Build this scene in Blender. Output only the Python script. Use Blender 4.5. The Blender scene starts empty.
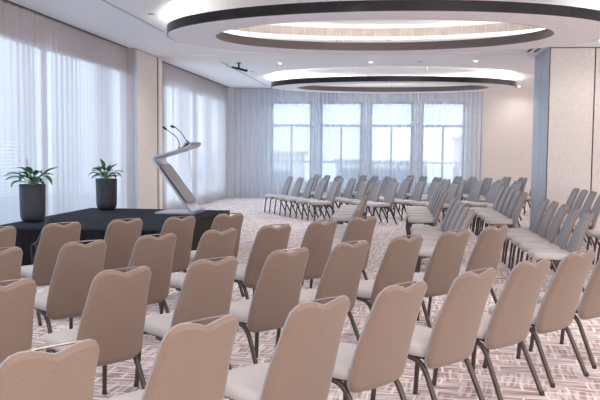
import bpy, bmesh, math, random
from mathutils import Matrix, Vector
random.seed(7)
C = bpy.context.scene.collection
SC = bpy.context.scene

# ------------------------------------------------------------------ camera
EYE = 1.6
cam = bpy.data.cameras.new('camera')
cam.sensor_width = 36.0
cam.lens = 750.0 / 600.0 * 36.0
cam.clip_end = 500
camo = bpy.data.objects.new('camera', cam)
C.objects.link(camo)
rt = (0.9925533771613394, 0.12149886977257159, 0.008707360656802766)
up = (-0.016674421696107077, 0.06471135455278271, 0.9977647038520877)
fw = (-0.12066381871431196, 0.990479916624225, -0.06625539689223754)
camo.matrix_world = Matrix(((rt[0], up[0], -fw[0], 0), (rt[1], up[1], -fw[1], 0),
                            (rt[2], up[2], -fw[2], EYE), (0, 0, 0, 1)))
SC.camera = camo

# ------------------------------------------------------------------ world (overcast daylight) and exposure
W = bpy.data.worlds.new('sky')
SC.world = W
W.use_nodes = True
wn, wl = W.node_tree.nodes, W.node_tree.links
bg = wn['Background']
bg.inputs[0].default_value = (0.80, 0.90, 1.0, 1)
bg.inputs[1].default_value = 0.98
SC.view_settings.view_transform = 'Standard'
SC.view_settings.look = 'None'
SC.view_settings.exposure = 0.74
SC.view_settings.gamma = 1.0
SC.view_settings.use_curve_mapping = False


def area(name, loc, target, sx, sy, power, color):
    l = bpy.data.lights.new(name, 'AREA')
    l.shape = 'RECTANGLE'
    l.size = sx
    l.size_y = sy
    l.energy = power
    l.color = color
    o = bpy.data.objects.new(name, l)
    C.objects.link(o)
    o.location = loc
    d = Vector(target) - Vector(loc)
    o.rotation_euler = d.to_track_quat('-Z', 'Y').to_euler()
    return o


# daylight entering by the window wall and by the far windows, added warm fill lamps at rear and right to brighten room and ceiling
area('window_daylight_left', (-9.0, 12, 2.0), (-1, 12, 3.2), 22, 5.5, 880, (0.66, 0.83, 1.0))
area('window_daylight_far', (-0.6, 33.0, 6.8), (-0.6, 18, 0.3), 12, 3.4, 1500, (0.66, 0.82, 1.0))
area('warm_fill_rear', (3.0, -5.0, 1.9), (0.5, 4, 4.2), 9, 3.0, 460, (1.0, 0.84, 0.78))
area('warm_fill_side', (9.8, 8, 1.9), (0.5, 9, 3.6), 10, 3.0, 165, (1.0, 0.84, 0.78))
area('warm_fill_far_side', (7.4, 20.5, 3.2), (1.5, 21.5, 1.4), 5, 1.8, 110, (1.0, 0.86, 0.80))


def spot(x, y, power, color=(1.0, 0.93, 0.88)):
    l = bpy.data.lights.new('downlight_beam', 'SPOT')
    l.energy = power
    l.color = color if y < 17 or x > 3 else (0.86, 0.93, 1.0)
    l.spot_size = math.radians(150)
    l.spot_blend = 1.0
    l.shadow_soft_size = 0.05
    o = bpy.data.objects.new('downlight_beam', l)
    C.objects.link(o)
    o.location = (x, y, 3.62)
    return o


for sx, sy in [(-2.2, 2.0), (1.6, 2.2), (-3.6, 6.0), (0.0, 6.2), (3.4, 6.0), (4.4, 10.5), (-3.9, 14.5), (-0.6, 9.3), (3.73, 14.38),
               (-2.66, 17.69), (-0.52, 17.59), (1.85, 17.51), (4.4, 18.5), (-3.5, 22.5), (3.91, 24.2), (0.0, 14.9)]:
    spot(sx, sy, 35 if (sx, sy) == (3.73, 14.38) else 72 if sy < 17 else (80 if sx < 3 else 24))

# ------------------------------------------------------------------ materials


def mat(name, col, rough=0.6, metal=0.0, spec=0.5, bump=None, vary=None, sheen=0.0):
    m = bpy.data.materials.new(name)
    m.use_nodes = True
    n, l = m.node_tree.nodes, m.node_tree.links
    b = n['Principled BSDF']
    b.inputs['Base Color'].default_value = (*col, 1)
    b.inputs['Roughness'].default_value = rough
    b.inputs['Metallic'].default_value = metal
    b.inputs['Specular IOR Level'].default_value = spec
    if sheen:
        b.inputs['Sheen Weight'].default_value = sheen
    tc = n.new('ShaderNodeTexCoord')
    if vary:
        sc, amt = vary
        t = n.new('ShaderNodeTexNoise')
        t.inputs['Scale'].default_value = sc
        t.inputs['Detail'].default_value = 4
        l.new(tc.outputs['Object'], t.inputs['Vector'])
        r = n.new('ShaderNodeValToRGB')
        r.color_ramp.elements[0].position = 0.3
        r.color_ramp.elements[1].position = 0.7
        r.color_ramp.elements[0].color = (*[max(0, c * (1 - amt)) for c in col], 1)
        r.color_ramp.elements[1].color = (*[min(1, c * (1 + amt)) for c in col], 1)
        l.new(t.outputs['Fac'], r.inputs['Fac'])
        l.new(r.outputs['Color'], b.inputs['Base Color'])
    if bump:
        sc, st = bump
        t = n.new('ShaderNodeTexNoise')
        t.inputs['Scale'].default_value = sc
        t.inputs['Detail'].default_value = 2
        l.new(tc.outputs['Object'], t.inputs['Vector'])
        bp = n.new('ShaderNodeBump')
        bp.inputs['Strength'].default_value = st
        bp.inputs['Distance'].default_value = 0.004
        l.new(t.outputs['Fac'], bp.inputs['Height'])
        l.new(bp.outputs['Normal'], b.inputs['Normal'])
    return m


def emis(name, col, s):
    m = bpy.data.materials.new(name)
    m.use_nodes = True
    n, l = m.node_tree.nodes, m.node_tree.links
    n.clear()
    e = n.new('ShaderNodeEmission')
    e.inputs[0].default_value = (*col, 1)
    e.inputs[1].default_value = s
    o = n.new('ShaderNodeOutputMaterial')
    l.new(e.outputs[0], o.inputs[0])
    return m


def sheer(name, col, transp, transl=0.5):
    m = bpy.data.materials.new(name)
    m.use_nodes = True
    n, l = m.node_tree.nodes, m.node_tree.links
    n.clear()
    d = n.new('ShaderNodeBsdfDiffuse')
    t = n.new('ShaderNodeBsdfTranslucent')
    x = n.new('ShaderNodeBsdfTransparent')
    d.inputs[0].default_value = (*col, 1)
    t.inputs[0].default_value = (*col, 1)
    m1 = n.new('ShaderNodeMixShader')
    m1.inputs[0].default_value = transl
    m2 = n.new('ShaderNodeMixShader')
    m2.inputs[0].default_value = transp
    o = n.new('ShaderNodeOutputMaterial')
    l.new(d.outputs[0], m1.inputs[1])
    l.new(t.outputs[0], m1.inputs[2])
    l.new(m1.outputs[0], m2.inputs[1])
    l.new(x.outputs[0], m2.inputs[2])
    l.new(m2.outputs[0], o.inputs[0])
    return m


def glassmat():
    m = bpy.data.materials.new('window_glass')
    m.use_nodes = True
    n, l = m.node_tree.nodes, m.node_tree.links
    n.clear()
    x = n.new('ShaderNodeBsdfTransparent')
    x.inputs[0].default_value = (0.95, 0.98, 1, 1)
    g = n.new('ShaderNodeBsdfGlossy')
    g.inputs['Roughness'].default_value = 0.02
    mx = n.new('ShaderNodeMixShader')
    mx.inputs[0].default_value = 0.05
    o = n.new('ShaderNodeOutputMaterial')
    l.new(x.outputs[0], mx.inputs[1])
    l.new(g.outputs[0], mx.inputs[2])
    l.new(mx.outputs[0], o.inputs[0])
    return m


def carpet():
    m = bpy.data.materials.new('patterned_carpet')
    m.use_nodes = True
    n, l = m.node_tree.nodes, m.node_tree.links
    b = n['Principled BSDF']
    b.inputs['Roughness'].default_value = 0.95
    b.inputs['Specular IOR Level'].default_value = 0.1
    tc = n.new('ShaderNodeTexCoord')
    mp = n.new('ShaderNodeMapping')
    mp.inputs['Rotation'].default_value = (0, 0, math.radians(6))
    l.new(tc.outputs['Object'], mp.inputs['Vector'])
    wob = n.new('ShaderNodeTexNoise')
    wob.inputs['Scale'].default_value = 1.6
    l.new(mp.outputs[0], wob.inputs['Vector'])
    add = n.new('ShaderNodeMixRGB')
    add.blend_type = 'ADD'
    add.inputs[0].default_value = 0.12
    l.new(mp.outputs[0], add.inputs[1])
    l.new(wob.outputs['Color'], add.inputs[2])

    def streak(sx, sy, lo, hi):
        q = n.new('ShaderNodeMapping')
        q.inputs['Scale'].default_value = (sx, sy, 1)
        l.new(add.outputs[0], q.inputs['Vector'])
        t = n.new('ShaderNodeTexNoise')
        t.inputs['Scale'].default_value = 1.0
        t.inputs['Detail'].default_value = 2.5
        l.new(q.outputs[0], t.inputs['Vector'])
        r = n.new('ShaderNodeValToRGB')
        r.color_ramp.elements[0].position = lo
        r.color_ramp.elements[1].position = hi
        l.new(t.outputs['Fac'], r.inputs['Fac'])
        return r
    h = streak(3.0, 34, 0.40, 0.60)
    v = streak(34, 3.0, 0.40, 0.60)
    ch = n.new('ShaderNodeTexChecker')
    ch.inputs['Scale'].default_value = 3.4
    l.new(add.outputs[0], ch.inputs['Vector'])
    mx = n.new('ShaderNodeMixRGB')
    l.new(ch.outputs['Fac'], mx.inputs[0])
    l.new(h.outputs['Color'], mx.inputs[1])
    l.new(v.outputs['Color'], mx.inputs[2])
    # pale grid lines
    br = n.new('ShaderNodeTexBrick')
    br.inputs['Scale'].default_value = 1.0
    br.inputs['Color1'].default_value = (0, 0, 0, 1)
    br.inputs['Color2'].default_value = (0, 0, 0, 1)
    br.inputs['Mortar'].default_value = (1, 1, 1, 1)
    br.inputs['Mortar Size'].default_value = 0.010
    br.inputs['Mortar Smooth'].default_value = 0.3
    br.inputs['Brick Width'].default_value = 0.29
    br.inputs['Row Height'].default_value = 0.145
    l.new(add.outputs[0], br.inputs['Vector'])
    c = n.new('ShaderNodeMixRGB')
    c.inputs[1].default_value = CARPET_DARK
    c.inputs[2].default_value = CARPET_LIGHT
    l.new(mx.outputs[0], c.inputs[0])
    c2 = n.new('ShaderNodeMixRGB')
    l.new(br.outputs['Color'], c2.inputs[0])
    l.new(c.outputs[0], c2.inputs[1])
    c2.inputs[2].default_value = (0.84, 0.80, 0.79, 1)
    l.new(c2.outputs[0], b.inputs['Base Color'])
    return m


CARPET_DARK = (0.40, 0.29, 0.27, 1)
CARPET_LIGHT = (0.75, 0.68, 0.67, 1)

M = {
    'carpet': carpet(),
    'ceiling': mat('ceiling_paint', (0.89, 0.90, 0.93), 0.85, bump=(40, 0.05)),
    'wall': mat('warm_wall_covering', (0.72, 0.67, 0.64), 0.85, vary=(18, 0.03)),
    'panel': mat('fabric_wall_panel', (0.61, 0.562, 0.53), 0.9, vary=(14, 0.06), bump=(120, 0.1)),
    'greypanel': mat('grey_metal_trim', (0.42, 0.46, 0.54), 0.45, metal=0.2),
    'pilaster_grey': mat('grey_pilaster', (0.36, 0.33, 0.33), 0.6),
    'wall_left': mat('mauve_wall_covering', (0.50, 0.40, 0.385), 0.85, vary=(18, 0.03)),
    'wall_daylit': mat('daylight_tinted_wall', (0.64, 0.69, 0.77), 0.85),  # pink wall behind the sheers, bluish window light put into its colour
    'dark': mat('dark_gap', (0.03, 0.025, 0.025), 0.8),
    'ring_under': mat('ring_underside', (0.86, 0.82, 0.84), 0.7, vary=(9, 0.04)),
    'ring_rim': mat('polished_dark_rim', (0.030, 0.029, 0.031), 0.25, metal=0.55, vary=(1.2, 0.3)),
    'ring_inner': mat('brown_rim', (0.13, 0.105, 0.10), 0.4, metal=0.3),
    'drum': mat('beige_slatted_band', (0.52, 0.45, 0.41), 0.7, vary=(5, 0.12)),
    'drumlight': mat('beige_joint', (0.62, 0.56, 0.52), 0.7),
    'white': mat('white_paint', (0.85, 0.85, 0.85), 0.6),
    'winframe': mat('window_frame_paint', (0.26, 0.31, 0.40), 0.5),
    'glass': glassmat(),
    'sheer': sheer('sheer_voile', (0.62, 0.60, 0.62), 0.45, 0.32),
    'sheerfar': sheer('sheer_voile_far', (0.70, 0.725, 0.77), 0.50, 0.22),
    'blind': sheer('blind_slat', (0.48, 0.53, 0.62), 0.02, 0.40),
    'tan': mat('tan_upholstery', (0.192, 0.137, 0.106), 0.9, vary=(170, 0.10), bump=(400, 0.15), sheen=0.15),
    'grey': mat('grey_upholstery', (0.46, 0.43, 0.42), 0.85, vary=(90, 0.04), bump=(300, 0.2), sheen=0.1),
    'front': mat('satin_grey_upholstery', (0.215, 0.215, 0.235), 0.6, vary=(9, 0.07), bump=(200, 0.15), sheen=0.2),
    'piping': mat('grey_piping', (0.24, 0.24, 0.26), 0.6),
    'bronze': mat('dark_bronze_tube', (0.075, 0.060, 0.050), 0.38, metal=0.6),
    'handle': mat('bronze_handle', (0.30, 0.24, 0.22), 0.25, metal=0.8),
    'rubber': mat('black_rubber', (0.02, 0.02, 0.02), 0.7),
    'steel': mat('bright_steel', (0.75, 0.75, 0.77), 0.25, metal=0.9),
    'silver': mat('satin_aluminium', (0.42, 0.44, 0.50), 0.33, metal=0.55),
    'silverdark': mat('brown_grey_inset', (0.22, 0.195, 0.20), 0.4, metal=0.4),
    'stage': mat('charcoal_stage_carpet', (0.030, 0.033, 0.042), 0.95, spec=0.1, vary=(6, 0.25), bump=(80, 0.2)),
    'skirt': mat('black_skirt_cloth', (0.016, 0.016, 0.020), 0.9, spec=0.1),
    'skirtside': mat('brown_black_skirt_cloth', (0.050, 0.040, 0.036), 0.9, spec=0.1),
    'pot': mat('charcoal_planter', (0.020, 0.024, 0.034), 0.6, vary=(8, 0.15)),
    'soil': mat('potting_soil', (0.03, 0.02, 0.015), 0.95, vary=(40, 0.3)),
    'leaf': mat('glossy_green_leaf', (0.045, 0.14, 0.060), 0.35, vary=(14, 0.35)),
    'stem': mat('pale_green_stem', (0.12, 0.26, 0.08), 0.5),
    'flower': mat('dull_white_spathe', (0.45, 0.42, 0.42), 0.6),
    'black': mat('black_plastic', (0.012, 0.012, 0.014), 0.4),
    'led': emis('led_strip_glow', (1.0, 0.95, 0.90), 12),
    'led_inner': emis('inner_led_strip_glow', (1.0, 0.96, 0.93), 1.0),
    'lamp': emis('downlight_glow', (1.0, 0.93, 0.85), 14),
    'ext_pale': mat('pale_facade', (0.75, 0.76, 0.78), 0.8),
    'ext_beige': mat('beige_terrace', (0.62, 0.55, 0.50), 0.8),
    'ext_ground': mat('pale_paving', (0.60, 0.62, 0.64), 0.9),
}

# ------------------------------------------------------------------ helpers


class MB:
    def __init__(s):
        s.v = []
        s.f = []

    def add(s, vs, fs):
        o = len(s.v)
        s.v += [tuple(v) for v in vs]
        s.f += [tuple(i + o for i in f) for f in fs]

    def box(s, x0, x1, y0, y1, z0, z1):
        vs = [(x, y, z) for z in (z0, z1) for y in (y0, y1) for x in (x0, x1)]
        s.add(vs, [(0, 2, 3, 1), (4, 5, 7, 6), (0, 1, 5, 4), (2, 6, 7, 3), (0, 4, 6, 2), (1, 3, 7, 5)])

    def tube(s, pts, r, n=8, sub=0):
        pts = [Vector(p) for p in pts]
        rs = r if isinstance(r, (list, tuple)) else [r] * len(pts)
        if sub:
            q, rr = [], []
            for i in range(len(pts) - 1):
                p0 = pts[max(i - 1, 0)]
                p1, p2 = pts[i], pts[i + 1]
                p3 = pts[min(i + 2, len(pts) - 1)]
                for k in range(sub):
                    t = k / sub
                    q.append(0.5 * ((2 * p1) + (p2 - p0) * t + (2 * p0 - 5 * p1 + 4 * p2 - p3) * t * t +
                                    (-p0 + 3 * p1 - 3 * p2 + p3) * t ** 3))
                    rr.append(rs[i] * (1 - t) + rs[i + 1] * t)
            q.append(pts[-1])
            rr.append(rs[-1])
            pts, rs = q, rr
        vs, fs = [], []
        prev = None
        for i, p in enumerate(pts):
            a = pts[max(i - 1, 0)]
            b = pts[min(i + 1, len(pts) - 1)]
            d = (b - a).normalized()
            if prev is None:
                ref = Vector((0, 0, 1)) if abs(d.z) < 0.9 else Vector((1, 0, 0))
                x = d.cross(ref).normalized()
            else:
                x = (prev - d * prev.dot(d)).normalized()
            prev = x
            y = d.cross(x)
            for k in range(n):
                t = 2 * math.pi * k / n
                vs.append(p + (x * math.cos(t) + y * math.sin(t)) * rs[i])
        m = len(pts)
        for i in range(m - 1):
            for k in range(n):
                a = i * n + k
                b = i * n + (k + 1) % n
                fs.append((a, b, b + n, a + n))
        fs.append(tuple(range(n))[::-1])
        fs.append(tuple((m - 1) * n + k for k in range(n)))
        s.add(vs, fs)

    def lathe(s, prof, n=32, cx=0, cy=0):
        vs, fs = [], []
        for r, z in prof:
            for k in range(n):
                t = 2 * math.pi * k / n
                vs.append((cx + r * math.cos(t), cy + r * math.sin(t), z))
        for i in range(len(prof) - 1):
            for k in range(n):
                a = i * n + k
                b = i * n + (k + 1) % n
                fs.append((a, b, b + n, a + n))
        fs.append(tuple(range(n))[::-1])
        fs.append(tuple((len(prof) - 1) * n + k for k in range(n)))
        s.add(vs, fs)

    def build(s, name, m, parent=None, smooth=False, bevel=0):
        me = bpy.data.meshes.new(name)
        me.from_pydata(s.v, [], s.f)
        me.materials.append(m)
        bm = bmesh.new()
        bm.from_mesh(me)
        bmesh.ops.recalc_face_normals(bm, faces=bm.faces)
        if bevel:
            bmesh.ops.bevel(bm, geom=[e for e in bm.edges if len(e.link_faces) == 2 and e.calc_face_angle(0) > 0.6],
                            offset=bevel, segments=2, affect='EDGES', profile=0.5)
        bm.to_mesh(me)
        bm.free()
        if smooth:
            for p in me.polygons:
                p.use_smooth = True
            try:
                me.set_sharp_from_angle(angle=math.radians(50))
            except Exception:
                pass
        o = bpy.data.objects.new(name, me)
        C.objects.link(o)
        if parent:
            o.parent = parent
        return o


def empty(name, loc, rz=0):
    o = bpy.data.objects.new(name, None)
    o.empty_display_size = 0.1
    C.objects.link(o)
    o.location = loc
    o.rotation_euler = (0, 0, rz)
    return o


def tag(o, label=None, cat=None, group=None, kind=None):
    if label:
        o['label'] = label
    if cat:
        o['category'] = cat
    if group:
        o['group'] = group
    if kind:
        o['kind'] = kind
    return o


def box(name, x0, x1, y0, y1, z0, z1, m, parent=None, bevel=0):
    b = MB()
    b.box(x0, x1, y0, y1, z0, z1)
    return b.build(name, m, parent, bevel=bevel)


def struct(o, label, cat='structure'):
    return tag(o, label, cat, kind='structure')


# ------------------------------------------------------------------ room shell
CEIL = 3.65
XL = -5.45           # left wall plane
YB = 24.85           # back wall plane
struct(box('floor', -6.2, 11, -6, 25.2, -0.2, 0, M['carpet']),
       'pale pinkish carpet with a dense crosshatched stroke pattern', 'floor')

RINGS = [(-0.11, 12.08, 3.52, 2.22, 2.62, 1.62), (-0.05, 21.8, 3.47, 2.08, 2.70, 1.42)]


HOLES = [(3.90, 2.85, -0.28), (3.86, 2.98, -0.30)]


def ell(cx, cy, a, b, z, n=96):
    return [(cx + a * math.cos(2 * math.pi * k / n), cy + b * math.sin(2 * math.pi * k / n), z) for k in range(n)]


# ceiling: one slab with two oval recesses, thickness 0.25
def ceiling():
    bm = bmesh.new()
    z = CEIL
    outer = [(-6.2, -6, z), (11, -6, z), (11, 25.2, z), (-6.2, 25.2, z)]
    loops = [outer] + [ell(r[0], r[1] + h[2], h[0], h[1], z) for r, h in zip(RINGS, HOLES)]
    edges = []
    for L in loops:
        vs = [bm.verts.new(p) for p in L]
        for i in range(len(vs)):
            edges.append(bm.edges.new((vs[i], vs[(i + 1) % len(vs)])))
    bmesh.ops.triangle_fill(bm, use_beauty=True, edges=edges)
    bmesh.ops.recalc_face_normals(bm, faces=bm.faces)
    for f in bm.faces:
        if f.normal.z > 0:
            f.normal_flip()
    me = bpy.data.meshes.new('ceiling')
    bm.to_mesh(me)
    bm.free()
    me.materials.append(M['ceiling'])
    o = bpy.data.objects.new('ceiling', me)
    C.objects.link(o)
    return struct(o, 'flat off-white ceiling with two oval recesses', 'ceiling')


ceiling()
# recess drums and caps
for i, r in enumerate(RINGS):
    t = empty('trim_%d' % (i + 1), (r[0], r[1], CEIL))
    struct(t, ['beige banded oval recess above the nearer ceiling ring',
               'beige banded oval recess above the farther ceiling ring'][i], 'ceiling recess')
    a, b, dy = HOLES[i]
    n = 96

    def wallband(z0, z1, o0, o1, m, name):
        mb = MB()
        vs = ell(0, dy, a - o0, b - o0, z0, n) + ell(0, dy, a - o1, b - o1, z1, n)
        mb.add(vs, [(k, (k + 1) % n, n + (k + 1) % n, n + k) for k in range(n)])
        mb.build(name, m, t, smooth=True)
    IN = 0.42
    wallband(0, 0.07, 0, IN, M['white'], 'sloped_cove')
    wallband(0.07, 0.23, IN, IN, M['white'], 'plain_band')
    F = ell(0, dy, a - IN - 0.008, b - IN - 0.008, 0.0, 192)[13:84]
    mb = MB()
    mb.add([(p[0], p[1], 0.07) for p in F] + [(p[0], p[1], 0.23) for p in F],
           [(k, k + 1, len(F) + k + 1, len(F) + k) for k in range(len(F) - 1)])
    mb.build('beige_band', M['drum'], t, smooth=True)
    mb = MB()
    for p in ell(0, dy, a - IN - 0.012, b - IN - 0.012, 0, 96)[7:42]:
        mb.tube([(p[0], p[1], 0.07), (p[0], p[1], 0.23)], 0.006, 4)
    mb.build('band_joints', M['drumlight'], t)
    mb = MB()
    mb.add(ell(0, dy, a - IN + 0.02, b - IN + 0.02, 0.23, n), [tuple(range(n))])
    mb.build('recess_top', M['white'], t)

# ring lights


def ring(i, r):
    io = (-0.10, 0.0)[i]
    z0, z1 = 3.40, 3.54
    t = empty('ceiling_ring', (r[0], r[1], z0))
    tag(t, ['huge oval ceiling ring with dark rim, the nearer one above the front rows',
            'oval ceiling ring with dark rim, the farther one in front of the far windows'][i], 'ceiling light',
        'oval ring lights hung under the ceiling')
    n = 96
    h = z1 - z0
    A, B, a, b = r[2], r[3], r[4], r[5]

    def band(name, loops, m, sm=True):
        mb = MB()
        vs = []
        for L in loops:
            vs += L
        fs = []
        for j in range(len(loops) - 1):
            for k in range(n):
                fs.append((j * n + k, j * n + (k + 1) % n, (j + 1) * n + (k + 1) % n, (j + 1) * n + k))
        mb.add(vs, fs)
        return mb.build(name, m, t, smooth=sm)
    band('underside', [ell(0, 0, A - 0.02, B - 0.02, 0.0, n), ell(io, 0, a + 0.02, b + 0.02, 0.0, n)], M['ring_under'])
    band('top_plate', [ell(0, 0, A - 0.02, B - 0.02, h - 0.015, n), ell(io, 0, a + 0.02, b + 0.02, h - 0.015, n)], M['white'])
    band('outer_rim', [ell(0, 0, A - 0.02, B - 0.02, 0.0, n), ell(0, 0, A, B, 0.0, n), ell(0, 0, A, B, h, n),
                       ell(0, 0, A - 0.02, B - 0.02, h, n), ell(0, 0, A - 0.02, B - 0.02, h - 0.016, n)], M['ring_rim'])
    band('inner_rim', [ell(io, 0, a + 0.02, b + 0.02, 0.0, n), ell(io, 0, a, b, 0.0, n), ell(io, 0, a, b, h, n),
                       ell(io, 0, a + 0.02, b + 0.02, h, n), ell(io, 0, a + 0.02, b + 0.02, h - 0.016, n)], M['ring_inner'])
    band('outer_light_strip', [ell(0, 0, A - 0.10, B - 0.10, h - 0.008, n), ell(0, 0, A - (0.14, 0.22)[i], B - (0.14, 0.22)[i], h - 0.008, n)], M['led'])
    band('inner_light_strip', [ell(io, 0, a + 0.14, b + 0.14, h - 0.008, n), ell(io, 0, a + 0.10, b + 0.10, h - 0.008, n)], M['led_inner'])
    for deg in (72, 90, 108, 252, 288):
        th = math.radians(deg)
        x, y = (A + a) / 2 * math.cos(th) * 0.985, (B + b) / 2 * math.sin(th) * 0.985
        mb = MB()
        mb.tube([(x, y, h - 0.015), (x, y, CEIL + 0.228 - z0)], 0.008, 6)
        mb.build('hanger', M['steel'], t)


for i, r in enumerate(RINGS):
    ring(i, r)


def wall_with_holes(name, axis, pos, thick, a0, a1, z1, holes, m, label):
    """holes: list of (a0,a1,z0,z1); a is the running coordinate"""
    mb = MB()
    hs = sorted(holes)

    def bx(p0, p1, q0, q1):
        if p1 - p0 < 1e-4 or q1 - q0 < 1e-4:
            return
        if axis == 'x':
            mb.box(pos - thick, pos, p0, p1, q0, q1)
        else:
            mb.box(p0, p1, pos, pos + thick, q0, q1)
    cur = a0
    for h in hs:
        bx(cur, h[0], 0, z1)
        bx(h[0], h[1], 0, h[2])
        bx(h[0], h[1], h[3], z1)
        cur = h[1]
    bx(cur, a1, 0, z1)
    return struct(mb.build(name, m), label, 'wall')


LW = [(-5.4, -0.8), (0.2, 5.2), (5.75, 11.56), (11.64, 15.5), (17.5, 20.1), (20.3, 24.0)]
WZ0, WZ1 = 0.25, 3.2
wall_with_holes('wall_left', 'x', XL - 0.12, 0.04, -6, 25.05, CEIL, [(a, b, WZ0, WZ1) for a, b in LW], M['wall_left'],
                'long warm-toned window wall on the left behind sheer curtains')
BW = [(-4.02, -2.66), (-2.36, -1.00), (-0.72, 0.66), (0.95, 2.33)]
BZ0, BZ1 = 0.50, 3.20
wall_with_holes('wall_back', 'y', YB, 0.2, -5.8, 2.88, CEIL, [(a, b, BZ0, BZ1) for a, b in BW], M['wall_daylit'],
                'far wall with four tall windows behind grey-white sheers')
struct(box('wall_back_right', 2.88, 8.2, YB - 0.05, YB + 0.2, 0, CEIL, M['wall']), 'plain pink stretch of the far wall right of the windows', 'wall')
# movable partition pillar and the panel wall at right
pw = empty('wall_right', (3.02, 15.3, 0))
struct(pw, 'beige fabric panel wall at right with a grey-blue end post', 'wall')
mb = MB()
mb.box(0.03, 0.86, 0.0, 1.52, 0, CEIL - 0.02)
mb.build('panel_board', M['panel'], pw)
mb = MB()
mb.box(0.885, 2.6, 0.0, 1.52, 0, CEIL - 0.02)
mb.build('panel_board', M['panel'], pw)
mb = MB()
mb.box(2.625, 7.6, 0.0, 1.52, 0, CEIL - 0.02)
mb.build('panel_board', M['panel'], pw)
mb = MB()
mb.box(0.03, 7.6, 0.03, 1.49, 0, CEIL - 0.001)
mb.build('panel_core', M['dark'], pw)
mb = MB()
mb.box(-0.001, 0.03, 0.012, 0.72, 0, CEIL - 0.012)
mb.box(-0.001, 0.03, 0.745, 1.52, 0, CEIL - 0.012)
mb.build('end_post', M['greypanel'], pw)
mb = MB()
mb.box(0.012, 0.03, 0.001, 1.52, 0, CEIL - 0.001)
mb.build('end_post_gap', M['dark'], pw)
struct(box('wall_far_right', 8.0, 8.2, 16.85, 24.85, 0, CEIL, M['wall']), 'pink side wall of the far part of the room', 'wall')

# left pilaster between the two runs of curtains
pl = empty('pilaster', (XL, 14.95, 0))
pl.name = 'trim_3'
struct(pl, 'protruding pilaster on the left wall with grey face and beige panel side', 'pilaster')
mb = MB()
mb.box(-0.12, 0.20, 0.0, 1.42, 0, CEIL - 0.001)
mb.build('pilaster_core', M['pilaster_grey'], pl)
mb = MB()
mb.box(0.20, 0.225, 0.06, 1.40, 0.0, CEIL - 0.02)
mb.build('side_panel', M['panel'], pl)
mb = MB()
mb.box(0.20, 0.235, 0.0, 0.05, 0, CEIL - 0.01)
mb.build('corner_strip', M['greypanel'], pl)
mb = MB()
mb.box(-0.12, 0.19, 1.42, 1.56, 0, CEIL - 0.001)
mb.build('painted_shadow_gap', M['dark'], pl)  # solid dark strip, the shade of the gap put into its colour
mb = MB()
mb.box(-0.12, 0.22, 1.56, 1.78, 0, CEIL - 0.001)
mb.build('end_jamb', M['wall'], pl)

# partition track across the ceiling, curtain track slot
struct(box('trim_4', -5.2, 3.0, 16.02, 16.10, CEIL - 0.012, CEIL + 0.0, M['white']), 'slim white partition track across the ceiling', 'ceiling trim')
struct(box('trim_5', -5.40, -5.355, -6, 14.9, CEIL - 0.006, CEIL, M['dark']), 'dark curtain track slot along the left wall, nearer run', 'curtain track')
struct(box('trim_6', -5.40, -5.355, 16.8, 24.6, CEIL - 0.006, CEIL, M['dark']), 'dark curtain track slot along the left wall, farther run', 'curtain track')
struct(box('baseboard_back', 2.9, 8.0, YB - 0.065, YB - 0.05, 0, 0.10, M['panel']), 'low beige baseboard under the plain far wall', 'baseboard')

# ------------------------------------------------------------------ windows
wi = 0


def window(axis, pos, a0, a1, z0, z1, transom, mull, label, rail=0.06):
    global wi
    wi += 1
    w = empty('window_%d' % wi, (0, 0, 0))
    struct(w, label, 'window')
    mb = MB()

    def bx(p0, p1, q0, q1, d0=0.0, d1=0.08):
        if axis == 'x':
            mb.box(pos - 0.038 + d0 * 0.4, pos - 0.038 + d1 * 0.4, p0, p1, q0, q1)
        else:
            mb.box(p0, p1, pos + 0.06 + d0, pos + 0.06 + d1, q0, q1)
    bx(a0, a0 + rail, z0, z1)
    bx(a1 - rail, a1, z0, z1)
    bx(a0 + rail, a1 - rail, z0, z0 + rail)
    bx(a0 + rail, a1 - rail, z1 - rail, z1)
    if transom:
        bx(a0 + rail, a1 - rail, transom - 0.04, transom + 0.04)
    top = (transom - 0.04) if transom else z1 - rail
    for m_ in mull:
        bx(m_ - 0.03, m_ + 0.03, z0 + rail, top)
    mb.build('window_frame', M['winframe'], w)
    mb = MB()
    bx(a0 + rail, a1 - rail, z0 + rail, z1 - rail, 0.035, 0.045)
    mb.build('window_pane', M['glass'], w)
    return w


LN = ['', '', 'nearest visible left window behind the first planter', 'left window between the first planter and the pilaster',
      'left window beyond the pilaster behind the lectern', 'left window nearest the far corner']
LN[0] = 'left window beside the rear of the hall'
LN[1] = 'left window beside the front chairs'
for k, (a, b) in enumerate(LW):
    window('x', XL - 0.12, a, b, WZ0, WZ1, None, [a + (b - a) / 2] if k in (4, 5) else [], LN[k], 0.035)
BN = ['leftmost of the four far windows', 'second from left of the four far windows',
      'third from left of the four far windows', 'rightmost of the four far windows']
for k, (a, b) in enumerate(BW):
    window('y', YB, a, b, BZ0, BZ1, 2.42, [(a + b) / 2], BN[k])


# venetian blinds behind the sheers (left near windows)
def blind(y0, y1, label):
    o = empty('venetian_blind', (XL - 0.07, (y0 + y1) / 2, WZ1))
    tag(o, label, 'blind', 'venetian blinds in the near left windows')
    L = (y1 - y0) / 2 - 0.02
    mb = MB()
    z = -0.08
    while z > -(WZ1 - WZ0) + 0.06:
        x0, x1 = -0.02, 0.02
        mb.add([(x0, -L, z + 0.010), (x1, -L, z - 0.010), (x1, L, z - 0.010), (x0, L, z + 0.010)], [(0, 1, 2, 3)])
        z -= 0.052
    mb.build('slats', M['blind'], o)
    mb = MB()
    mb.box(-0.03, 0.03, -L, L, -0.05, 0.0)
    mb.build('headrail', M['white'], o)


blind(5.8, 11.25, 'white venetian blind behind the sheer curtain at the nearer planter')
blind(11.7, 15.4, 'white venetian blind behind the sheer curtain at the farther planter')


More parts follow.
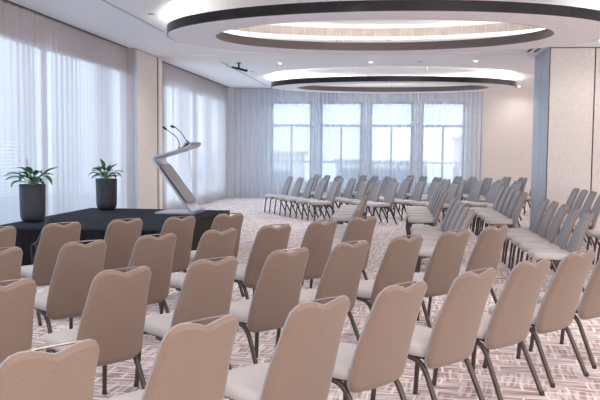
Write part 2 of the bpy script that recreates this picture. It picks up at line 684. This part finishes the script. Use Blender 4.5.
# ------------------------------------------------------------------ curtains
def curtain(x0, y0, x1, y1, label, m, period=0.16, amp=0.042, group='floor-length sheer curtains', seed=0, z0=0.02):
    rnd = random.Random(seed)
    L = math.hypot(x1 - x0, y1 - y0)
    ux, uy = (x1 - x0) / L, (y1 - y0) / L
    o = empty('sheer_curtain', (x0, y0, 0), math.atan2(uy, ux))
    tag(o, label, 'curtain', group)
    n = int(L / period * 9)
    vs, fs = [], []
    ph = 0.0
    zs = [z0, 1.2, 2.4, CEIL - 0.03]
    cols = []
    amp_c = amp
    for i in range(n + 1):
        s = L * i / n
        ph += 2 * math.pi * (L / n) / period * (1 + 0.14 * math.sin(s * 2.3 + seed) + 0.10 * math.sin(s * 5.1))
        amp_c = amp * (0.85 + 0.4 * math.sin(s * 3.7 + seed * 2))
        cols.append((s, ph, amp_c))
    for j, z in enumerate(zs):
        for (s, p, a) in cols:
            f = 1.06 - 0.12 * j / 3
            vs.append((s + 0.012 * math.sin(2 * p), a * f * math.sin(p), z))
    m_ = len(cols)
    for j in range(len(zs) - 1):
        for i in range(n):
            fs.append((j * m_ + i, j * m_ + i + 1, (j + 1) * m_ + i + 1, (j + 1) * m_ + i))
    mb = MB()
    mb.add(vs, fs)
    mb.build('curtain_cloth', m, o, smooth=True)
    mb = MB()
    mb.box(0, L, -0.012, 0.012, CEIL - 0.03, CEIL - 0.007)
    mb.build('curtain_rail', M['piping'], o)


XC = XL + 0.05
curtain(XC, 5.6, XC, 10.92, 'white sheer curtain behind the nearer planter on the stage', M['sheer'], seed=1)
curtain(XC, 10.94, XC, 14.86, 'white sheer curtain behind the farther planter, ending at the pilaster', M['sheer'], seed=2)
curtain(XC, -1.0, XC, 5.58, 'white sheer curtain beside the front chairs left of the frame', M['sheer'], seed=6)
curtain(XC, 16.78, XC, 20.0, 'white sheer curtain just beyond the pilaster, behind the lectern', M['sheer'], seed=3)
curtain(XC, 20.02, XC, 24.3, 'white sheer curtain on the left wall running to the far corner', M['sheer'], seed=4)
YC = YB - 0.20
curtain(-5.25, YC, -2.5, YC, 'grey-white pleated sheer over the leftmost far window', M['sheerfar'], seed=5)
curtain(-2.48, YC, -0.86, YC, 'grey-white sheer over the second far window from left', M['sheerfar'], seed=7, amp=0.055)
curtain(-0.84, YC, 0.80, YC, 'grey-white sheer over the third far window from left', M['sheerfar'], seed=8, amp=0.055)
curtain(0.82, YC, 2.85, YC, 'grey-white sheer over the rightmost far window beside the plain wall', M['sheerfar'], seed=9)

# ------------------------------------------------------------------ outside the windows
struct(box('ground', -60, 60, 26, 120, -6.2, -6, M['ext_ground']), 'pale paving outside the far windows', 'ground')
rl = empty('terrace_railing', (-0.8, 27.2, 0))
tag(rl, 'pale railing on the terrace outside the far windows', 'railing')
mb = MB()
mb.box(-6, 6, -0.03, 0.03, 1.15, 1.22)
mb.build('handrail', M['winframe'], rl)
mb = MB()
for k in range(13):
    mb.box(-6 + k, -5.95 + k, -0.02, 0.02, -0.2, 1.15)
mb.build('railing_posts', M['winframe'], rl)
struct(box('terrace', -8, 8, 25.1, 27.6, -0.4, -0.2, M['ext_beige']), 'beige terrace slab outside the far windows', 'terrace')
for (x, w, h, y, lab) in [(-12, 9, 1.2, 62, 'pale low building far outside the leftmost far window'),
                          (-1, 8, 0.5, 70, 'pale low building far outside the middle windows'),
                          (9, 7, 2.6, 66, 'taller pale building far outside the rightmost far window')]:
    t = empty('distant_building', (x, y, -6))
    tag(t, lab, 'building', 'pale buildings outside')
    mb = MB()
    mb.box(-w / 2, w / 2, -3, 3, 0, 6 + h)
    mb.build('building_wall', M['ext_pale'], t)
    mb = MB()
    mb.box(-w / 2 - 0.2, w / 2 + 0.2, -3.2, 3.2, 6 + h, 6.3 + h)
    mb.build('roof', M['ext_beige'], t)
    for q in range(3):
        mb = MB()
        mb.box(-w / 2 + 0.3, w / 2 - 0.3, -3.05, -2.98, 1.5 + q * 2 - 0.5, 1.5 + q * 2 + 0.5)
        mb.build('window_band', M['winframe'], t)

# ------------------------------------------------------------------ stage
SH = 0.58
S = [(-5.12, 12.34), (-2.69, 12.34), (-2.95, 9.30), (-5.12, 9.05)]
st = empty('stage', (-4.0, 10.8, 0))
tag(st, 'low black platform with charcoal carpet top and pleated skirt by the left windows', 'stage')
ox, oy = -4.0, 10.8
mb = MB()
P = [(x - ox, y - oy) for x, y in S]
mb.add([(x, y, SH - 0.03) for x, y in P] + [(x, y, SH) for x, y in P],
       [(0, 1, 2, 3), (4, 5, 6, 7), (0, 1, 5, 4), (1, 2, 6, 5), (2, 3, 7, 6), (3, 0, 4, 7)])
mb.build('stage_top', M['stage'], st)


def skirt(p, q, m, n_per=9.0, amp=0.012):
    L = math.hypot(q[0] - p[0], q[1] - p[1])
    n = int(L * n_per * 6)
    nx, ny = (q[1] - p[1]) / L, -(q[0] - p[0]) / L
    vs = []
    for z, f in ((0.003, 1.6), (SH - 0.03, 1.0)):
        for i in range(n + 1):
            t = i / n
            a = amp * f * math.sin(2 * math.pi * i / 6) - 0.022
            vs.append((p[0] + (q[0] - p[0]) * t + nx * a, p[1] + (q[1] - p[1]) * t + ny * a, z))
    mb = MB()
    mb.add(vs, [(i, i + 1, n + 2 + i, n + 1 + i) for i in range(n)])
    return mb.build('stage_skirt', m, st, smooth=True)


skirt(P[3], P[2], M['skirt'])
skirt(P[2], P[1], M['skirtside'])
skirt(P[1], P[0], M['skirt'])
mb = MB()
for x, y in P:
    cx, cy = x * 0.93, y * 0.93
    mb.box(cx - 0.03, cx + 0.03, cy - 0.03, cy + 0.03, 0, SH - 0.03)
mb.build('stage_legs', M['bronze'], st)

# handrail of the stage steps glimpsed behind the left chairs
STAND = [(-4.223, 0.706), (-4.276, 0.63), (-4.385, 0.414), (-4.471, 0.362)]
hr = empty('folding_stand', (-4.50, 8.85, 0))
tag(hr, 'small black tubular folding stand at the stage front behind the left chairs', 'stand')
hx = -4.50
mb = MB()
mb.tube([(STAND[0][0] - hx, 0, STAND[0][1]), (STAND[1][0] - hx, 0, STAND[1][1]), (STAND[2][0] - hx, 0, STAND[2][1])], 0.016, 8, 3)
mb.tube([(STAND[0][0] - hx, 0, STAND[0][1]), (STAND[0][0] - hx + 0.10, 0, 0.30), (STAND[0][0] - hx + 0.12, 0, 0.0)], 0.016, 8, 3)
mb.build('top_tube', M['black'], hr, smooth=True)
mb = MB()
mb.tube([(STAND[2][0] - hx, 0, STAND[2][1]), (STAND[3][0] - hx, 0.03, STAND[3][1]), (STAND[3][0] - hx + .01, 0.03, 0.22), (STAND[3][0] - hx + .02, 0.02, 0.0)], 0.018, 8, 3)
mb.build('foot_tube', M['black'], hr, smooth=True)
mb = MB()
mb.tube([(STAND[2][0] - hx, -0.03, STAND[2][1]), (STAND[2][0] - hx + .01, -0.04, 0.28), (STAND[3][0] - hx + .03, -0.03, 0.20)], 0.014, 8, 3)
mb.build('brace', M['black'], hr, smooth=True)

# ------------------------------------------------------------------ lectern (profile in XZ, extruded in Y)
LX, LY = -3.43, 11.42
lt = empty('lectern', (LX, LY, SH))
tag(lt, 'silver Z-shaped lectern with slanted column standing on the stage', 'lectern')
LWD = 0.62


def ribbon(name, pts, th, y0, y1, m, parent, smooth=True, bevel=0.0):
    """pts: list of (x,z) centre line; th thickness"""
    n = len(pts)
    P = [Vector((p[0] - LX, p[1] - SH)) for p in pts]
    up_, dn = [], []
    for i in range(n):
        a, b = P[max(i - 1, 0)], P[min(i + 1, n - 1)]
        d = (b - a).normalized()
        nn = Vector((-d.y, d.x))
        if 0 < i < n - 1:
            d1 = (P[i] - a).normalized()
            c = max(0.5, abs(d1.dot(d)))
        else:
            c = 1
        up_.append(P[i] + nn * th / 2 / c)
        dn.append(P[i] - nn * th / 2 / c)
    vs = []
    for y in (y0, y1):
        vs += [(p.x, y, p.y) for p in up_] + [(p.x, y, p.y) for p in dn]
    fs = []
    for o in (0, 2 * n):
        for i in range(n - 1):
            fs.append((o + i, o + i + 1, o + n + i + 1, o + n + i))
    for i in range(n - 1):
        fs.append((i, i + 1, 2 * n + i + 1, 2 * n + i))
        fs.append((n + i, n + i + 1, 3 * n + i + 1, 3 * n + i))
    fs.append((0, n, 3 * n, 2 * n))
    fs.append((n - 1, 2 * n - 1, 4 * n - 1, 3 * n - 1))
    mb = MB()
    mb.add(vs, fs)
    return mb.build(name, m, parent, smooth=smooth)


ribbon('base_plate', [(-3.69, SH + 0.012), (-3.05, SH + 0.012)], 0.022, -0.02, LWD + 0.02, M['silver'], lt)
ribbon('column', [(-3.055, SH + 0.03), (-3.09, SH + 0.035), (-3.13, 0.632), (-3.665, 1.345), (-3.705, 1.395), (-3.718, 1.43), (-3.712, 1.46),
                  (-3.69, 1.478), (-3.64, 1.488)], 0.03, 0, LWD, M['silver'], lt)
ribbon('column_inset', [(-3.20, 0.748), (-3.645, 1.342)], 0.012, 0.03, LWD - 0.03, M['silverdark'], lt).location = (0.020, 0, 0.015)
ribbon('reading_desk', [(-3.66, 1.488), (-3.45, 1.548), (-3.30, 1.598), (-3.25, 1.625), (-3.22, 1.665), (-3.20, 1.70)],
       0.026, -0.01, LWD + 0.01, M['silver'], lt)
ribbon('desk_lip', [(-3.262, 1.612), (-3.21, 1.622), (-3.165, 1.638), (-3.13, 1.668), (-3.115, 1.708)],
       0.026, -0.01, LWD + 0.01, M['silver'], lt)
ribbon('desk_lip_tray', [(-3.205, 1.697), (-3.115, 1.703)], 0.018, -0.01, LWD + 0.01, M['silverdark'], lt)


def mic(pts, label):
    o = empty('gooseneck_microphone', (pts[0][0], LY + pts[0][2], pts[0][1]))
    tag(o, label, 'microphone', 'gooseneck microphones on the lectern')
    q = [(p[0] - pts[0][0], p[2] - pts[0][2], p[1] - pts[0][1]) for p in pts]
    mb = MB()
    mb.tube([(0, 0, -0.03), (0, 0, 0.02), tuple(0.35 * c for c in q[1])], [0.016, 0.014, 0.008], 8, 3)
    mb.build('microphone_base', M['black'], o, smooth=True)
    mb = MB()
    mb.tube(q[:-1], 0.0065, 8, 5)
    mb.build('gooseneck', M['black'], o, smooth=True)
    mb = MB()
    a, b = Vector(q[-2]), Vector(q[-1])
    mb.tube([a, a.lerp(b, .15), a.lerp(b, .5), a.lerp(b, .9), b], [0.007, 0.016, 0.02, 0.018, 0.006], 10)
    mb.build('microphone_head', M['black'], o, smooth=True)


mic([(-3.335, 1.60, 0.12), (-3.335, 1.70, 0.12), (-3.39, 1.80, 0.12), (-3.53, 1.90, 0.12), (-3.60, 1.955, 0.12)],
    'black gooseneck microphone with the lower head, left on the lectern')
mic([(-3.215, 1.70, 0.20), (-3.28, 1.80, 0.20), (-3.33, 1.87, 0.20), (-3.42, 1.945, 0.20), (-3.50, 1.965, 0.20)],
    'black gooseneck microphone with the higher head, right on the lectern')
mb = MB()
mb.tube([(-3.269, 1.6, 0), (-3.259, 1.457, 0), (-3.24, 1.219, 0), (-3.202, 0.933, 0), (-3.173, SH + 0.10, 0)], 0.004, 6, 4)
mb.v = [(x - LX, 0.45, y - SH) if False else (x - LX, 0.45 + z, y - SH) for (x, y, z) in mb.v]
mb.build('cable', M['greypanel'], lt, smooth=True)


# ------------------------------------------------------------------ planters
def planter(x, y, s, seed, label, plabel, flower, leaves):
    t = empty('planter', (x, y, SH))
    tag(t, label, 'planter', 'charcoal planters on the stage')
    R_, H = 0.182 * s, 0.54 * s
    mb = MB()
    prof = [(R_ * 0.55, 0.0), (R_ * 0.72, 0.008), (R_ * 0.86, 0.03), (R_ * 0.94, 0.075), (R_ * 0.965, 0.13), (R_, H - 0.005), (R_ - 0.004, H),
            (R_ - 0.016, H), (R_ - 0.018, H - 0.05)]
    mb.lathe(prof, 40)
    mb.build('pot', M['pot'], t, smooth=True)
    mb = MB()
    mb.lathe([(R_ - 0.02, H - 0.045), (R_ * 0.5, H - 0.035), (0.01, H - 0.03)], 24)
    mb.build('soil', M['soil'], t, smooth=True)
    p = empty('peace_lily', (x, y, SH + H - 0.04))
    tag(p, plabel, 'plant', 'peace lilies in the planters')
    rnd = random.Random(seed)
    stems = MB()
    extra = [(rnd.uniform(0, 6.28), rnd.uniform(0.03, 0.11), rnd.uniform(0.05, 0.19), rnd.uniform(0.13, 0.2),
              rnd.uniform(0.04, 0.058), (rnd.uniform(15, 60), rnd.uniform(-60, 0))) for _ in range(9)]
    for (az, rad, h, ln, wd, droop) in list(leaves) + extra:
        ca, sa = math.cos(az), math.sin(az)
        b0 = Vector((0.04 * ca, 0.04 * sa, 0))
        tip = Vector((rad * ca, rad * sa, h))
        mid = Vector((rad * 0.35 * ca, rad * 0.35 * sa, h * 0.75))
        stems.tube([b0, mid, tip], 0.0055, 6, 4)
        d = Vector((ca, sa, 0))
        side = Vector((-sa, ca, 0))
        lf = MB()
        vs = []
        K = 9
        pos = tip.copy()
        ang = math.radians(droop[0])
        for k in range(K + 1):
            u = k / K
            w = wd * (math.sin(math.pi * min(1, u * 0.97 + 0.02)) ** 0.8) * (1 - 0.35 * u)
            nn = Vector((0, 0, 1)) * math.cos(ang) - d * math.sin(ang)
            vs += [pos + side * w + nn * w * 0.35, pos - nn * 0.0, pos - side * w + nn * w * 0.35]
            dirv = d * math.cos(ang) + Vector((0, 0, 1)) * math.sin(ang)
            pos = pos + dirv * ln / K
            ang += math.radians(droop[1] - droop[0]) / K
        base = len(vs)
        fs = []
        for k in range(K):
            a = 3 * k
            fs += [(a, a + 3, a + 4, a + 1), (a + 1, a + 4, a + 5, a + 2)]
        # thickness
        vs2 = vs + [v - Vector((0, 0, 0.003)) for v in vs]
        fs2 = fs + [tuple(i + base for i in f[::-1]) for f in fs]
        for k in range(K):
            a = 3 * k
            fs2 += [(a, a + base, a + 3 + base, a + 3), (a + 2, a + 5, a + 5 + base, a + 2 + base)]
        lf.add(vs2, fs2)
        lf.build('leaf', M['leaf'], p, smooth=True)
    stems.build('stems', M['stem'], p, smooth=True)
    if flower:
        mb = MB()
        mb.tube([(0, 0, 0), (-0.02, 0, 0.15), flower], 0.004, 6, 4)
        f = Vector(flower)
        mb.build('flower_stalk', M['stem'], p, smooth=True)
        mb = MB()
        mb.tube([f - Vector((0, 0, .01)), f + Vector((-.005, 0, .03)), f + Vector((-.008, 0, .07)), f + Vector((-.01, 0, .11))],
                [0.004, 0.018, 0.014, 0.002], 8, 3)
        mb.build('flower_spathe', M['flower'], p, smooth=True)


D = math.radians
near_leaves = [(D(8), 0.14, 0.17, 0.252, 0.057, (38, 12)), (D(-20), 0.16, 0.15, 0.252, 0.054, (10, -75)), (D(-50), 0.13, 0.12, 0.210, 0.061, (15, -60)),
               (D(185), 0.16, 0.12, 0.231, 0.054, (20, -45)), (D(200), 0.13, 0.16, 0.252, 0.054, (25, -35)), (D(160), 0.10, 0.20, 0.210, 0.054, (40, -10)),
               (D(230), 0.14, 0.08, 0.200, 0.065, (10, -80)), (D(260), 0.10, 0.13, 0.189, 0.061, (25, -60)), (D(300), 0.12, 0.10, 0.189, 0.061, (20, -60)),
               (D(90), 0.10, 0.16, 0.210, 0.061, (40, -20)), (D(120), 0.13, 0.12, 0.210, 0.061, (20, -50)), (D(45), 0.10, 0.14, 0.210, 0.057, (35, -30)),
               (D(270), 0.05, 0.18, 0.158, 0.054, (65, 20)), (D(330), 0.10, 0.06, 0.168, 0.061, (15, -30))]
far_leaves = [(D(165), 0.05, 0.20, 0.189, 0.068, (75, 55)), (D(10), 0.06, 0.18, 0.179, 0.057, (55, 20)), (D(-10), 0.13, 0.12, 0.179, 0.054, (20, -70)),
              (D(20), 0.12, 0.15, 0.179, 0.054, (20, -30)), (D(190), 0.13, 0.12, 0.189, 0.054, (25, -55)), (D(170), 0.09, 0.08, 0.210, 0.054, (15, -50)),
              (D(250), 0.08, 0.10, 0.168, 0.061, (35, -50)), (D(290), 0.07, 0.12, 0.168, 0.061, (40, -60)), (D(330), 0.09, 0.08, 0.168, 0.061, (30, -60)),
              (D(90), 0.08, 0.14, 0.189, 0.061, (40, -30)), (D(60), 0.09, 0.10, 0.189, 0.061, (30, -40)), (D(220), 0.08, 0.15, 0.158, 0.054, (45, -10)),
              (D(320), 0.05, 0.16, 0.137, 0.047, (60, 20))]
planter(-4.93, 9.84, 0.96, 3, 'charcoal tapered planter on the stage, the nearer one at left edge', 'green peace lily with one pale flower in the nearer planter',
        (-0.07, 0.0, 0.30), near_leaves)
planter(-4.72, 12.02, 0.96, 5, 'charcoal tapered planter on the stage, the farther one by the pilaster', 'compact green peace lily in the farther planter',
        None, far_leaves)


# ------------------------------------------------------------------ ceiling fittings
def diffuser(x, y0, y1, label, m='greypanel'):
    o = empty('slot_diffuser', (x, (y0 + y1) / 2, CEIL))
    tag(o, label, 'air vent', 'linear slot diffusers in the ceiling')
    h = (y1 - y0) / 2
    mb = MB()
    mb.box(-0.05, -0.03, -h, h, -0.006, 0)
    mb.box(0.03, 0.05, -h, h, -0.006, 0)
    mb.build('frame', M['white'], o)
    mb = MB()
    mb.box(-0.03, 0.03, -h, h, -0.002, 0)
    mb.build('slot', M[m], o)


diffuser(-4.0, 9.2, 12.9, 'long thin slot diffuser in the ceiling left of the nearer ring')
diffuser(-4.0, 17.4, 24.0, 'long thin slot diffuser in the ceiling left of the farther ring')
diffuser(2.72, 15.45, 16.0, 'short slot diffuser beside the end post, left one', 'dark')
diffuser(2.86, 15.45, 16.0, 'short slot diffuser beside the end post, right one', 'dark')
DL = [(-2.66, 17.69, 1, 'left of the farther ring front'), (-0.52, 17.59, 1, 'above the middle of the far blocks'),
      (0.6, 17.55, 0, 'unlit, right of the middle one before the farther ring'), (1.85, 17.51, 1, 'near the end post before the farther ring'),
      (3.91, 24.2, 1, 'by the plain far wall'), (-3.68, 19.56, 0, 'unlit, left of the farther ring'), (-3.67, 11.2, 0, 'unlit, left of the nearer ring'),
      (-3.85, 14.5, 1, 'left behind the nearer ring'), (3.73, 14.38, 1, 'in front of the beige panel wall')]
for x, y, on, w in DL:
    o = empty('downlight', (x, y, CEIL))
    tag(o, 'small round recessed downlight ' + w, 'ceiling light', 'recessed downlights')
    mb = MB()
    mb.lathe([(0.055, -0.006), (0.06, -0.003), (0.06, 0.0)], 20)
    mb.build('bezel', M['white'] if on else M['drum'], o)
    mb = MB()
    mb.lathe([(0.035, -0.008), (0.035, -0.0062)], 16)
    mb.build('lens', M['lamp'] if on else M['ring_inner'], o)
# ceiling camera bracket
o = empty('ceiling_camera', (-3.63, 17.6, CEIL))
tag(o, 'small black ceiling-mounted spotlight bar before the farther ring', 'spotlight')
mb = MB()
mb.lathe([(0.06, -0.012), (0.06, 0)], 16)
mb.build('ceiling_plate', M['black'], o)
mb = MB()
mb.tube([(0, 0, -0.01), (0, 0, -0.13)], 0.022, 8)
mb.build('stem', M['black'], o)
mb = MB()
mb.tube([(-0.17, 0.0, -0.10), (0.0, 0, -0.14), (0.17, -0.02, -0.185), (0.21, -0.02, -0.19)], [0.022, 0.028, 0.028, 0.036], 10)
mb.build('lamp_bar', M['black'], o)
mb = MB()
mb.tube([(-0.17, 0, -0.10), (-0.26, 0, -0.09), (-0.27, 0, -0.02), (-0.25, 0, -0.0)], 0.006, 6, 4)
mb.build('cable', M['greypanel'], o)


# ------------------------------------------------------------------ banquet chairs
ZB, ZT = 0.33, 0.925


def bc(z):
    t = (z - ZB) / (ZT - ZB)
    return 0.195 + 0.125 * t + 0.085 * t * t


def bw(z):
    t = (z - ZB) / (ZT - ZB)
    return 0.425 + 0.02 * math.sin(math.pi * min(1, t / 0.7)) - 0.065 * t ** 1.5


def ztop(u):
    dip = 0.030 * math.exp(-(u / 0.30) ** 2)
    a = max(0, (abs(u) - 0.68) / 0.32)
    return ZT - dip - 0.068 * (1 - math.sqrt(max(0, 1 - a * a)))


def zbot(u):
    a = max(0, (abs(u) - 0.68) / 0.32)
    return ZB + 0.07 * (1 - math.sqrt(max(0, 1 - a * a))) + 0.004


def back_shell(sign, T, nu=17, nv=18):
    us = [math.sin(math.pi / 2 * (-1 + 2 * i / (nu - 1))) for i in range(nu)]
    us = [0.55 * u + 0.45 * (-1 + 2 * i / (nu - 1)) for i, u in enumerate(us)]
    tv = [0.5 - 0.5 * math.cos(math.pi * j / (nv - 1)) for j in range(nv)]
    tv = [0.5 * t + 0.5 * j / (nv - 1) for j, t in enumerate(tv)]
    vs, fs = [], []
    for j, t in enumerate(tv):
        for i, u in enumerate(us):
            z0, z1 = zbot(u), ztop(u)
            z = z0 + (z1 - z0) * t
            w = bw(z) / 2
            x = u * w
            d = min((1 - abs(u)) * w, z1 - z, z - z0)
            q = max(0.0, 1 - d / 0.022)
            th = T * math.sqrt(max(0, 1 - q * q))
            if sign < 0:
                th += 0.008 * math.exp(-((z - 0.60) / 0.10) ** 2) * (1 - u * u) * min(1, d / 0.05)
            y = bc(z) - 0.022 * u * u + sign * th
            vs.append((x, y, z))
    for j in range(nv - 1):
        for i in range(nu - 1):
            a = j * nu + i
            fs.append((a, a + 1, a + nu + 1, a + nu))
    mb = MB()
    mb.add(vs, fs)
    return mb


def outline():
    pts = []
    N = 12
    for i in range(N + 1):
        u = math.sin(math.pi / 2 * (-1 + 2 * i / N))
        pts.append((u, ztop(u)))
    zr = [ztop(1) + (zbot(1) - ztop(1)) * k / 8 for k in range(1, 8)]
    for z in zr:
        pts.append((1, z))
    for i in range(N + 1):
        u = math.sin(math.pi / 2 * (1 - 2 * i / N))
        pts.append((u, zbot(u)))
    for z in zr[::-1]:
        pts.append((-1, z))
    return [(u * bw(z) / 2, bc(z) - 0.022 * u * u, z) for u, z in pts]


def closed_tube(pts, r, n=6):
    mb = MB()
    P = [Vector(p) for p in pts]
    m = len(P)
    vs = []
    for i in range(m):
        d = (P[(i + 1) % m] - P[i - 1]).normalized()
        nrm = Vector((0, 1, 0))
        x = (nrm - d * nrm.dot(d)).normalized()
        y = d.cross(x)
        for k in range(n):
            t = 2 * math.pi * k / n
            vs.append(P[i] + (x * math.cos(t) * 1.2 + y * math.sin(t)) * r)
    fs = []
    for i in range(m):
        for k in range(n):
            j = (i + 1) % m
            fs.append((i * n + k, i * n + (k + 1) % n, j * n + (k + 1) % n, j * n + k))
    mb.add(vs, fs)
    return mb


def seat_mb():
    N = 40

    def loop(inset, z, crown=0):
        L = []
        for k in range(N):
            t = 2 * math.pi * k / N
            c, s = math.cos(t), math.sin(t)
            e = 2 / 5.5
            u = math.copysign(abs(c) ** e, c)
            v = math.copysign(abs(s) ** e, s)
            hw = 0.225 - 0.018 * (v + 1) / 2 - inset
            L.append((u * hw, -0.035 + v * (0.225 - inset) - 0.012 * (1 - u * u) * (1 if v < 0 else 0), z))
        return L
    prof = [(0.05, 0.392), (0.016, 0.394), (0.004, 0.402), (0.0, 0.425), (0.002, 0.448), (0.014, 0.462), (0.04, 0.470), (0.09, 0.475), (0.15, 0.477)]
    vs, fs = [], []
    for ins, z in prof:
        vs += loop(ins, z)
    for j in range(len(prof) - 1):
        for k in range(N):
            fs.append((j * N + k, j * N + (k + 1) % N, (j + 1) * N + (k + 1) % N, (j + 1) * N + k))
    fs.append(tuple(range(N))[::-1])
    fs.append(tuple((len(prof) - 1) * N + k for k in range(N)))
    mb = MB()
    mb.add(vs, fs)
    return mb


def make_chair(detail=True):
    t = empty('banquet_chair', (0, 0, 0))
    seat_mb().build('seat', M['grey'], t, smooth=True)
    tag(back_shell(1, 0.024).build('back_shell', M['tan'], t, smooth=True), 'tan rear of the backrest')
    back_shell(-1, 0.026).build('backrest', M['front'], t, smooth=True)
    closed_tube([(x * 0.992, y - 0.006, z) for x, y, z in outline()], 0.0042).build('piping', M['piping'], t, smooth=True)
    # pull handle across the dip
    mb = MB()
    zt = ZT - 0.004
    yb = bc(ZT) - 0.014
    mb.tube([(-0.135, yb - 0.004, zt - 0.004), (-0.09, yb - 0.008, zt + 0.002), (0, yb - 0.010, zt + 0.003), (0.09, yb - 0.008, zt + 0.002), (0.135, yb - 0.004, zt - 0.004)],
            0.0055, 6, 2)
    tag(mb.build('pull_handle', M['handle'], t, smooth=True), 'thin metal pull bar over the dip')
    mb = MB()
    for s in (-1, 1):
        mb.tube([(s * 0.185, -0.20, 0.392), (s * 0.185, 0.10, 0.392)], 0.011, 6)
    mb.tube([(-0.185, -0.12, 0.390), (0.185, -0.12, 0.390)], 0.010, 6)
    mb.tube([(-0.185, 0.08, 0.388), (0.185, 0.08, 0.388)], 0.010, 6)
    mb.tube([(-0.16, 0.08, 0.388), (-0.16, 0.20, 0.375)], 0.009, 6)
    mb.tube([(0.16, 0.08, 0.388), (0.16, 0.20, 0.375)], 0.009, 6)
    mb.build('seat_frame', M['bronze'], t, smooth=True)
    for s in (-1, 1):
        mb = MB()
        mb.tube([(s * 0.186, -0.14, 0.388), (s * 0.188, -0.19, 0.378), (s * 0.192, -0.212, 0.33), (s * 0.204, -0.245, 0.012)],
                0.0155, 8, 4)
        l = mb.build('leg', M['bronze'], t, smooth=True)
        if detail:
            mb = MB()
            mb.lathe([(0.016, 0), (0.017, 0.006), (0.014, 0.03)], 10, s * 0.205, -0.247)
            mb.build('foot_glide', M['rubber'], l, smooth=True)
            mb = MB()
            mb.tube([(s * 0.203, -0.232, 0.25), (s * 0.220, -0.232, 0.25)], 0.005, 6)
            mb.build('stacking_peg', M['steel'], l, smooth=True)
        mb = MB()
        mb.tube([(s * 0.188, 0.0, 0.382), (s * 0.190, 0.10, 0.372), (s * 0.193, 0.165, 0.325), (s * 0.198, 0.22, 0.225), (s * 0.208, 0.325, 0.012)],
                0.0165, 8, 4)
        l = mb.build('leg', M['bronze'], t, smooth=True)
        if detail:
            mb = MB()
            mb.lathe([(0.016, 0), (0.017, 0.006), (0.014, 0.03)], 10, s * 0.209, 0.327)
            mb.build('foot_glide', M['rubber'], l, smooth=True)
    return t


def kids(o):
    return [c for c in bpy.data.objects if c.parent == o]


TREE = {}


def copy_tree(o, parent=None):
    c = o.copy()
    C.objects.link(c)
    if parent:
        c.parent = parent
    for ch in TREE[o.name]:
        copy_tree(ch, c)
    return c


def reg(o):
    TREE[o.name] = kids(o)
    for ch in TREE[o.name]:
        reg(ch)


near_proto = make_chair(True)
far_proto = make_chair(False)
reg(near_proto)
reg(far_proto)
used = {'near': False, 'far': False}
DT = 0.365          # distance of the top of the back behind the origin


def put_chair(tx, ty, face, label, group, kind):
    """tx,ty: ground position below the middle of the top edge; face: heading of the sitter, degrees"""
    proto = near_proto if kind == 'near' else far_proto
    o = proto if not used[kind] else copy_tree(proto)
    used[kind] = True
    if kind == 'near':
        tx += 0.0
    face += random.uniform(-1.5, 1.5)
    f = math.radians(face)
    o.location = (tx + math.cos(f) * DT, ty + math.sin(f) * DT, 0)
    o.rotation_euler = (0, 0, f + math.pi / 2)
    o['label'] = label
    o['category'] = 'chair'
    o['group'] = group
    return o


ORD = ['first', 'second', 'third', 'fourth', 'fifth', 'sixth', 'seventh', 'eighth', 'ninth']
# near block, seen from behind; rows from the nearest
NEAR = [
    [(0.67, 2.25)],
    [(-1.15, 2.42), (-0.74, 2.90), (-0.31, 3.38), (0.07, 3.86), (0.49, 4.36), (0.89, 4.84), (1.29, 5.32), (1.70, 5.82)],
    [(-1.95, 3.56), (-1.50, 4.07), (-1.09, 4.55), (-0.69, 5.06), (-0.29, 5.56), (0.13, 6.04), (0.55, 6.52), (0.95, 7.00)],
    [(-2.62, 4.72), (-2.22, 5.22), (-1.84, 5.74), (-1.44, 6.22), (-1.04, 6.70), (-0.65, 7.18), (-0.28, 7.66)],
    [(-3.34, 6.00), (-2.96, 6.48), (-2.53, 6.94), (-2.10, 7.32), (-1.70, 7.78)],
]
ROWN = ['the nearest row, bottom right corner', 'the second row from the camera', 'the third row from the camera',
        'the fourth row from the camera', 'the row nearest the stage']
for r, row in enumerate(NEAR):
    for k, (x, y) in enumerate(row):
        if r == 0:
            lab = 'tan-backed banquet chair cut off at the bottom right corner'
        else:
            lab = 'tan-backed banquet chair seen from behind, %s from left in %s' % (ORD[k], ROWN[r])
        put_chair(x, y, 139 - 2.5 * (k - 3) * 0.5, lab, 'banquet chairs seen from behind in the near block', 'near')

# right-hand blocks: files of five, facing the stage to the left
XR = [-0.36, 0.97, 2.27, 3.53]
FN = ['the leftmost file', 'the second file from left', 'the third file from left', 'the rightmost file']
for b, (ys, bn) in enumerate([([8.85, 9.45, 10.05, 10.65, 11.25], 'before'), ([12.95, 13.56, 14.17, 14.78, 15.39], 'beyond')]):
    for k, x in enumerate(XR):
        for j, y in enumerate(ys):
            if k == 3 and (y > 15.0):
                continue
            lab = 'grey side-on chair, %s from near in %s %s the cross aisle' % (ORD[j], FN[k], bn)
            put_chair(x - 0.045, y, 179 - (2 if k == 0 else 0), lab, 'banquet chairs facing left in the right-hand blocks', 'far')

# far blocks, turned towards the stage and the camera
for r in range(5):
    for j in range(5):
        x = -2.57 + 1.30 * r + 0.335 * j
        y = 18.95 - 0.52 * j - (0.3 if r else 0)
        if x > 3.1:
            continue
        lab = 'grey chair facing the camera, %s from left, %s slanting row of far block' % (ORD[j], ORD[r])
        put_chair(x, y, 207, lab, 'banquet chairs in the far block before the windows', 'far')
for r in range(5):
    for j in range(3):
        x = -2.08 + 1.30 * r + 0.335 * j
        y = 20.95 - 0.52 * j
        if x > 4.6:
            continue
        lab = 'small distant banquet chair, %s from left in %s row nearest the far windows' % (ORD[j], ORD[r])
        put_chair(x, y, 207, lab, 'banquet chairs in the farthest block by the windows', 'far')
